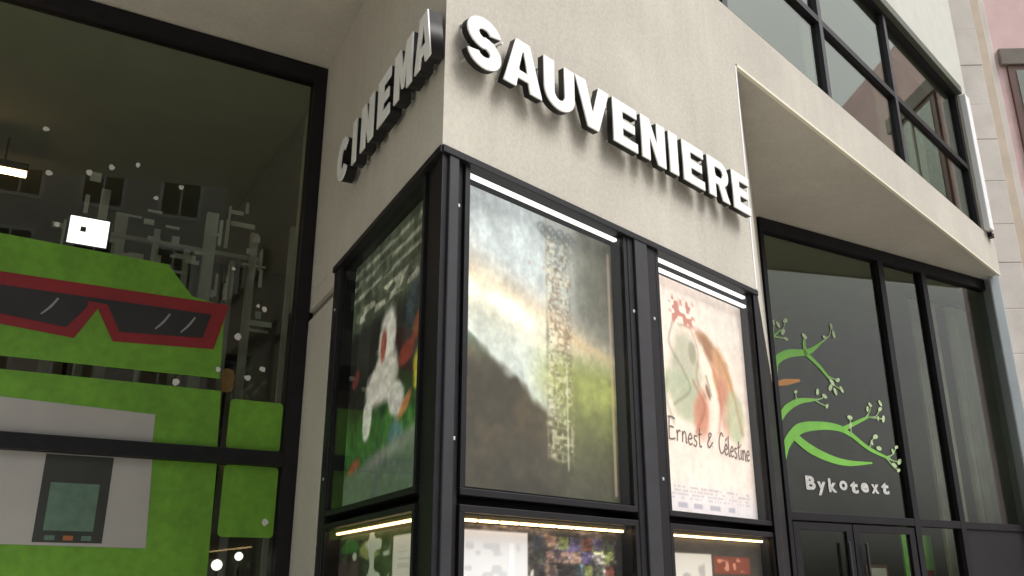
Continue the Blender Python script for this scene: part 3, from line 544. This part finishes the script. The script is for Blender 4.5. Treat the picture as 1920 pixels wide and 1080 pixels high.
# ------------------------------------------------------------------ graphics stuck on the left window
def on_glass(frame, name, polys, m, label, cat, y=-.002, group=None, d=.0025, bev=0):
    o, rz = {'G': (LJ, fG), 'H': (G1, fH)}[frame]; xs = [p[0] for q in polys for p in q]; zs = [p[1] for q in polys for p in q]; x0, z0 = min(xs), min(zs)
    me = curve_mesh([[(x - x0, z - z0) for x, z in q] for q in polys], d)
    dd = np.array([math.cos(rz), math.sin(rz)]); inn = np.array([-dd[1], dd[0]]); q = o + dd * x0 + inn * (.03 + y - d)
    ob = link(name, me, m, None, (q[0], q[1], z0), rz); return tag(ob, label, cat, group)
rect = lambda x0, x1, z0, z1: [(x0, z0), (x1, z0), (x1, z1), (x0, z1)]
def rrect(x0, x1, z0, z1, r): return arc(x1 - r, z0 + r, r, r, -90, 0, 6) + arc(x1 - r, z1 - r, r, r, 0, 90, 6) + arc(x0 + r, z1 - r, r, r, 90, 180, 6) + arc(x0 + r, z0 + r, r, r, 180, 270, 6)
on_glass('G', 'window_film', [[(-3.2, 3.08), (-.63, 3.09), (-.65, 3.66), (-.90, 3.70), (-1.10, 3.92), (-3.2, 3.97)]], 'green_vinyl', 'plain green window film behind the red glasses, topmost on the window', 'window film')
on_glass('G', 'window_film', [[(-3.2, 2.578), (-.595, 2.578), (-.61, 3.0), (-3.2, 2.99)]], 'green_vinyl', 'wide green window film between the narrow gap and the black crossbar', 'window film')
on_glass('G', 'window_film', [[(-3.2, .4), (-.55, .4), (-.585, 2.462), (-3.2, 2.462)]], 'green_vinyl', 'wide green window film below the black crossbar around the white sheet', 'window film')
on_glass('G', 'window_film', [rrect(-.535, -.135, 2.578, 2.95, .03)], 'green_vinyl', 'narrow green film strip above the crossbar beside the window jamb', 'window film')
on_glass('G', 'window_film', [rrect(-.53, -.13, 1.95, 2.462, .03)], 'green_vinyl', 'narrow green film strip below the crossbar beside the window jamb', 'window film')
gl = on_glass('G', 'glasses_decal', [[(-2.75, 3.67), (-.62, 3.67), (-.70, 3.31), (-1.40, 3.275), (-1.53, 3.50), (-1.65, 3.265), (-2.45, 3.33), (-2.68, 3.45)]], 'red_vinyl', 'red framed glasses graphic with dark lenses on green film', 'window graphic', y=-.006)
for q in ([(-2.62, 3.575), (-1.60, 3.575), (-1.60, 3.50), (-1.71, 3.335), (-2.4, 3.40), (-2.58, 3.48)], [(-1.60, 3.576), (-.745, 3.576), (-.79, 3.385), (-1.365, 3.35), (-1.47, 3.54), (-1.60, 3.545)]):
    link('lens', curve_mesh([[(x + 2.75, z - 3.265) for x, z in q]], .002), 'lens_vinyl', gl, (0, -.0026, 0))
for x in (-1.83, -1.08, -.90):
    link('glint', curve_mesh([stroke([(x - .05 + 2.75, .14), (x + 2.75, .20), (x + .04 + 2.75, .27)], [.010, .016, .012], 4)], .001), 'ink_grey', gl, (0, -.0042, 0))
on_glass('G', 'white_sheet', [[(-2.06, 2.578), (-1.045, 2.578), (-1.05, 2.78), (-2.03, 2.81)]], 'print_white', 'pale sheet on green film just above the black crossbar', 'printed sheet', y=-.006)
ph = on_glass('G', 'white_sheet', [[(-2.03, 1.87), (-1.0, 1.86), (-1.03, 2.462), (-2.06, 2.462)]], 'print_white', 'pale sheet with printed dark device below the black crossbar', 'printed sheet', y=-.006)
x0 = -2.06
for nm, q, m, y in (('printed_device', rect(-1.70, -1.28, 1.885, 2.455), 'print_dark', -.002), ('printed_screen', rect(-1.645, -1.345, 1.96, 2.27), 'print_teal', -.004)):
    link(nm, curve_mesh([[(x - x0, z - 1.86) for x, z in q]], .0015), m, ph, (0, y, 0))
for x in (-1.60, -1.49, -1.38): link('printed_button', curve_mesh([rect(x - x0 - .03, x - x0 + .03, .04, .07)], .0015), 'print_orange' if x == -1.49 else 'print_teal', ph, (0, -.004, 0))
for i, (x, z, r) in enumerate(((-2.06, 4.80, .020), (-1.99, 4.46, .022), (-1.73, 4.53, .024), (-1.59, 4.61, .022), (-1.41, 4.67, .018), (-1.08, 4.56, .022), (-.35, 3.68, .022), (-.40, 3.70, .014), (-.53, 3.43, .026), (-.43, 3.12, .022), (-.32, 3.20, .022), (-.65, 3.16, .020), (-.94, 3.03, .026), (-.20, 2.06, .024), (-1.88, 4.08, .02), (-1.25, 4.43, .018), (-.62, 3.97, .016))):
    on_glass('G', 'dot_sticker', [[(x + r * (1 + .25 * random.uniform(-1, 1)) * math.cos(a), z + r * (1 + .25 * random.uniform(-1, 1)) * math.sin(a)) for a in np.linspace(0, 6.2, 9)[:-1]]], 'dot_white', 'small white dot stuck on the dark left window', 'sticker', y=-.010, group='white dots on the left window')

# ------------------------------------------------------------------ branch graphic on the right window
br = on_glass('H', 'branch_decal', [stroke([(.10, 2.98), (.18, 3.18), (.40, 3.36), (.75, 3.43), (1.10, 3.43), (1.34, 3.35)], [.05, .11, .125, .10, .08, .05])], 'leaf_green', 'bright green branch graphic with pale leaves and white lettering on right window', 'window graphic')
bx, bz = br.location.x, br.location.z
def bpart(name, polys, m, y=-.001, d=.002):
    me = curve_mesh(polys, d); o = link(name, me, m, br); mnx = BX0; o.location = (-mnx, y, -BZ0); return o
_o = stroke([(.10, 2.98), (.18, 3.18), (.40, 3.36), (.75, 3.43), (1.10, 3.43), (1.34, 3.35)], [.05, .11, .125, .10, .08, .05]); BX0 = min(p[0] for p in _o); BZ0 = min(p[1] for p in _o)
for pts, ws in (([(.30, 3.27), (.55, 3.14), (.88, 3.05), (1.2, 3.02), (1.62, 3.05)], [.10, .11, .09, .07, .02]), ([(.09, 3.98), (.13, 4.14), (.35, 4.26), (.70, 4.33), (.98, 4.50)], [.08, .10, .10, .07, .02]),
                ([(.09, 3.44), (.22, 3.58), (.44, 3.69), (.72, 3.74)], [.06, .09, .07, .03]), ([(1.15, 3.42), (1.35, 3.50), (1.68, 3.63)], [.06, .05, .03]), ([(1.30, 3.37), (1.6, 3.22), (1.98, 3.12)], [.06, .05, .03]),
                ([(.62, 4.32), (.85, 4.18), (1.04, 4.02)], [.06, .05, .03]), ([(.64, 4.32), (.63, 4.42), (.66, 4.50)], [.04, .03, .02]), ([(.09, 4.25), (.12, 4.42), (.22, 4.52)], [.03, .03, .02])):
    bpart('twig', [stroke(pts, ws)], 'leaf_green', -.002)
leaves = [(.66, 4.52), (1.02, 4.56), (1.17, 4.72), (1.20, 4.62), (1.06, 3.99), (1.17, 4.03), (1.22, 3.92), (1.10, 3.88), (1.02, 3.92), (.78, 3.84), (.90, 3.80), (.92, 3.68), (1.30, 3.48), (1.31, 3.58), (1.66, 3.72), (1.72, 3.78), (1.84, 3.62), (1.90, 3.74), (1.92, 3.82), (1.94, 3.62), (1.66, 3.30), (1.74, 3.38), (1.78, 3.24), (2.04, 3.22), (2.12, 3.28), (2.14, 3.10), (2.03, 3.05), (2.10, 2.99), (.29, 4.52), (.35, 4.67), (.22, 4.60), (.33, 4.44), (.15, 4.62), (.40, 3.80)]
for pts in (((.66, 4.36), (.66, 4.52)), ((.98, 4.50), (1.12, 4.60), (1.17, 4.72)), ((1.04, 4.02), (1.10, 3.96), (1.20, 3.92)), ((1.00, 4.06), (1.08, 4.04), (1.17, 4.03)), ((.72, 3.74), (.82, 3.76), (.90, 3.80)), ((.70, 3.74), (.82, 3.70), (.92, 3.68)), ((1.30, 3.37), (1.31, 3.58)), ((1.60, 3.60), (1.70, 3.70), (1.72, 3.78)), ((1.66, 3.62), (1.80, 3.64), (1.90, 3.74)), ((1.66, 3.62), (1.94, 3.62)), ((1.6, 3.22), (1.66, 3.32), (1.74, 3.38)), ((1.9, 3.14), (2.02, 3.18), (2.12, 3.28)), ((1.95, 3.12), (2.05, 3.10), (2.14, 3.10)), ((1.9, 3.13), (2.0, 3.04), (2.10, 2.99)), ((.22, 4.52), (.30, 4.56), (.35, 4.67)), ((.12, 4.42), (.15, 4.62)), ((.15, 4.44), (.33, 4.44)), ((.40, 3.68), (.40, 3.80))):
    bpart('stalk', [stroke(pts, [.022] + [.014] * (len(pts) - 1), 5)], 'leaf_mid', -.003)
for x, z in leaves:
    a = random.uniform(0, 180); r = random.uniform(.032, .052)
    q = [(x + r * math.cos(t) * math.cos(R(a)) - .55 * r * math.sin(t) * math.sin(R(a)), z + r * math.cos(t) * math.sin(R(a)) + .55 * r * math.sin(t) * math.cos(R(a))) for t in np.linspace(0, 2 * math.pi, 11)[:-1]]
    bpart('leaf', [q], 'leaf_pale', -.004)
bpart('bird_shape', [stroke([(.09, 3.86), (.25, 3.90), (.50, 3.95)], [.05, .08, .03])], 'orange_vinyl', -.003)
for i, ch in enumerate('Bykotext'):
    me = fit_x(text_mesh(ch, .205, .002, offset=.009), .140 if i else .16); link('lettering', me, 'sign_white', br, (.41 + i * .188 - BX0, -.003, 2.685 + random.uniform(-.018, .018) - BZ0))

# ------------------------------------------------------------------ neighbouring house at the right end
NO = np.array([7.16, 12.32]); AN = 92; dN = unit(AN); fN = rot(dN)
nb = empty('neighbour_house', (NO[0], NO[1], 0), fN); tag(nb, 'pink plastered house with pale stone corner pilaster beyond the cinema', 'building')
box('wall', .70, 9, .08, 8, 0, 11.2, 'pink_plaster', nb)
zs = [0]
while zs[-1] < 11.2: zs.append(zs[-1] + random.choice((.62, .68, .72)))
for i in range(len(zs) - 1):
    dx = random.uniform(-.004, .004)
    box('stone_block', .02, .44, -.02 + dx, .5, zs[i] + .002, zs[i + 1] - .002, 'stone', nb, bev=.008)
box('pilaster_joint', .03, .43, -.008, .49, 0, zs[-1], 'cream_stone', nb)
box('moulding', .445, .60, .015, .4, 0, 11.1, 'cream_stone', nb, bev=.012); box('moulding', .603, .70, .05, .4, 0, 11.1, 'stone', nb, bev=.01)
for zt in (9.62, 5.3):
    wn = box('window', .86, 2.3, .03, .079, zt - 2.5, zt, 'brown_frame', nb)
    box('lintel', .76, 2.4, .0, .078, zt + .002, zt + .30, 'dark_stone', wn, bev=.01); box('pane', .98, 2.2, .02, .029, zt - 2.4, zt - .1, 'upper_glass', wn); box('window_bar', 1.57, 1.62, .01, .0195, zt - 2.4, zt - .1, 'brown_frame', wn); box('sill', .80, 2.36, -.06, .078, zt - 2.6, zt - 2.502, 'stone', wn)
dp = box('downpipe_cover', -.14, .015, -.12, .3, 0, 8.0, 'zinc', None, (NO[0], NO[1], 0), fN, bev=.02)
tag(dp, 'tall grey zinc cover strip between the cinema glazing and the stone pilaster', 'cover strip')

# ------------------------------------------------------------------ houses across the street (seen as reflections in the glass)
def street_house(label, az0, dist, x0, x1, H, m, floors, rz):
    o = unit(az0) * dist; t = empty('street_house', (o[0], o[1], 0), rz); tag(t, label, 'building', 'houses across the street')
    box('wall', x0, x1, 0, 7, 0, H, m, t); box('roof', x0 - .2, x1 + .2, -.3, 7.2, H + .002, H + .5, 'slate', t)
    for f in range(floors):
        x = x0 + .9
        while x < x1 - 1.2:
            z = 1.0 + f * 3.0
            fr = box('window', x - .12, x + 1.22, -.06, -.002, z - .12, z + 1.9, 'white_trim', t); box('pane', x, x + 1.1, -.075, -.062, z, z + 1.78, 'dark_panel', fr); box('window_bar', x + .52, x + .58, -.09, -.076, z, z + 1.78, 'white_trim', fr); x += 2.3
    return t
street_house('tall grey rendered house with white window frames mirrored in the dark left window', 143, 15, -8, 9, 17.5, 'render_far', 5, R(-143))
street_house('pale rendered house mirrored in the right window panes', 112, 24, -8, 7, 8.5, 'render_far', 2, R(-112))
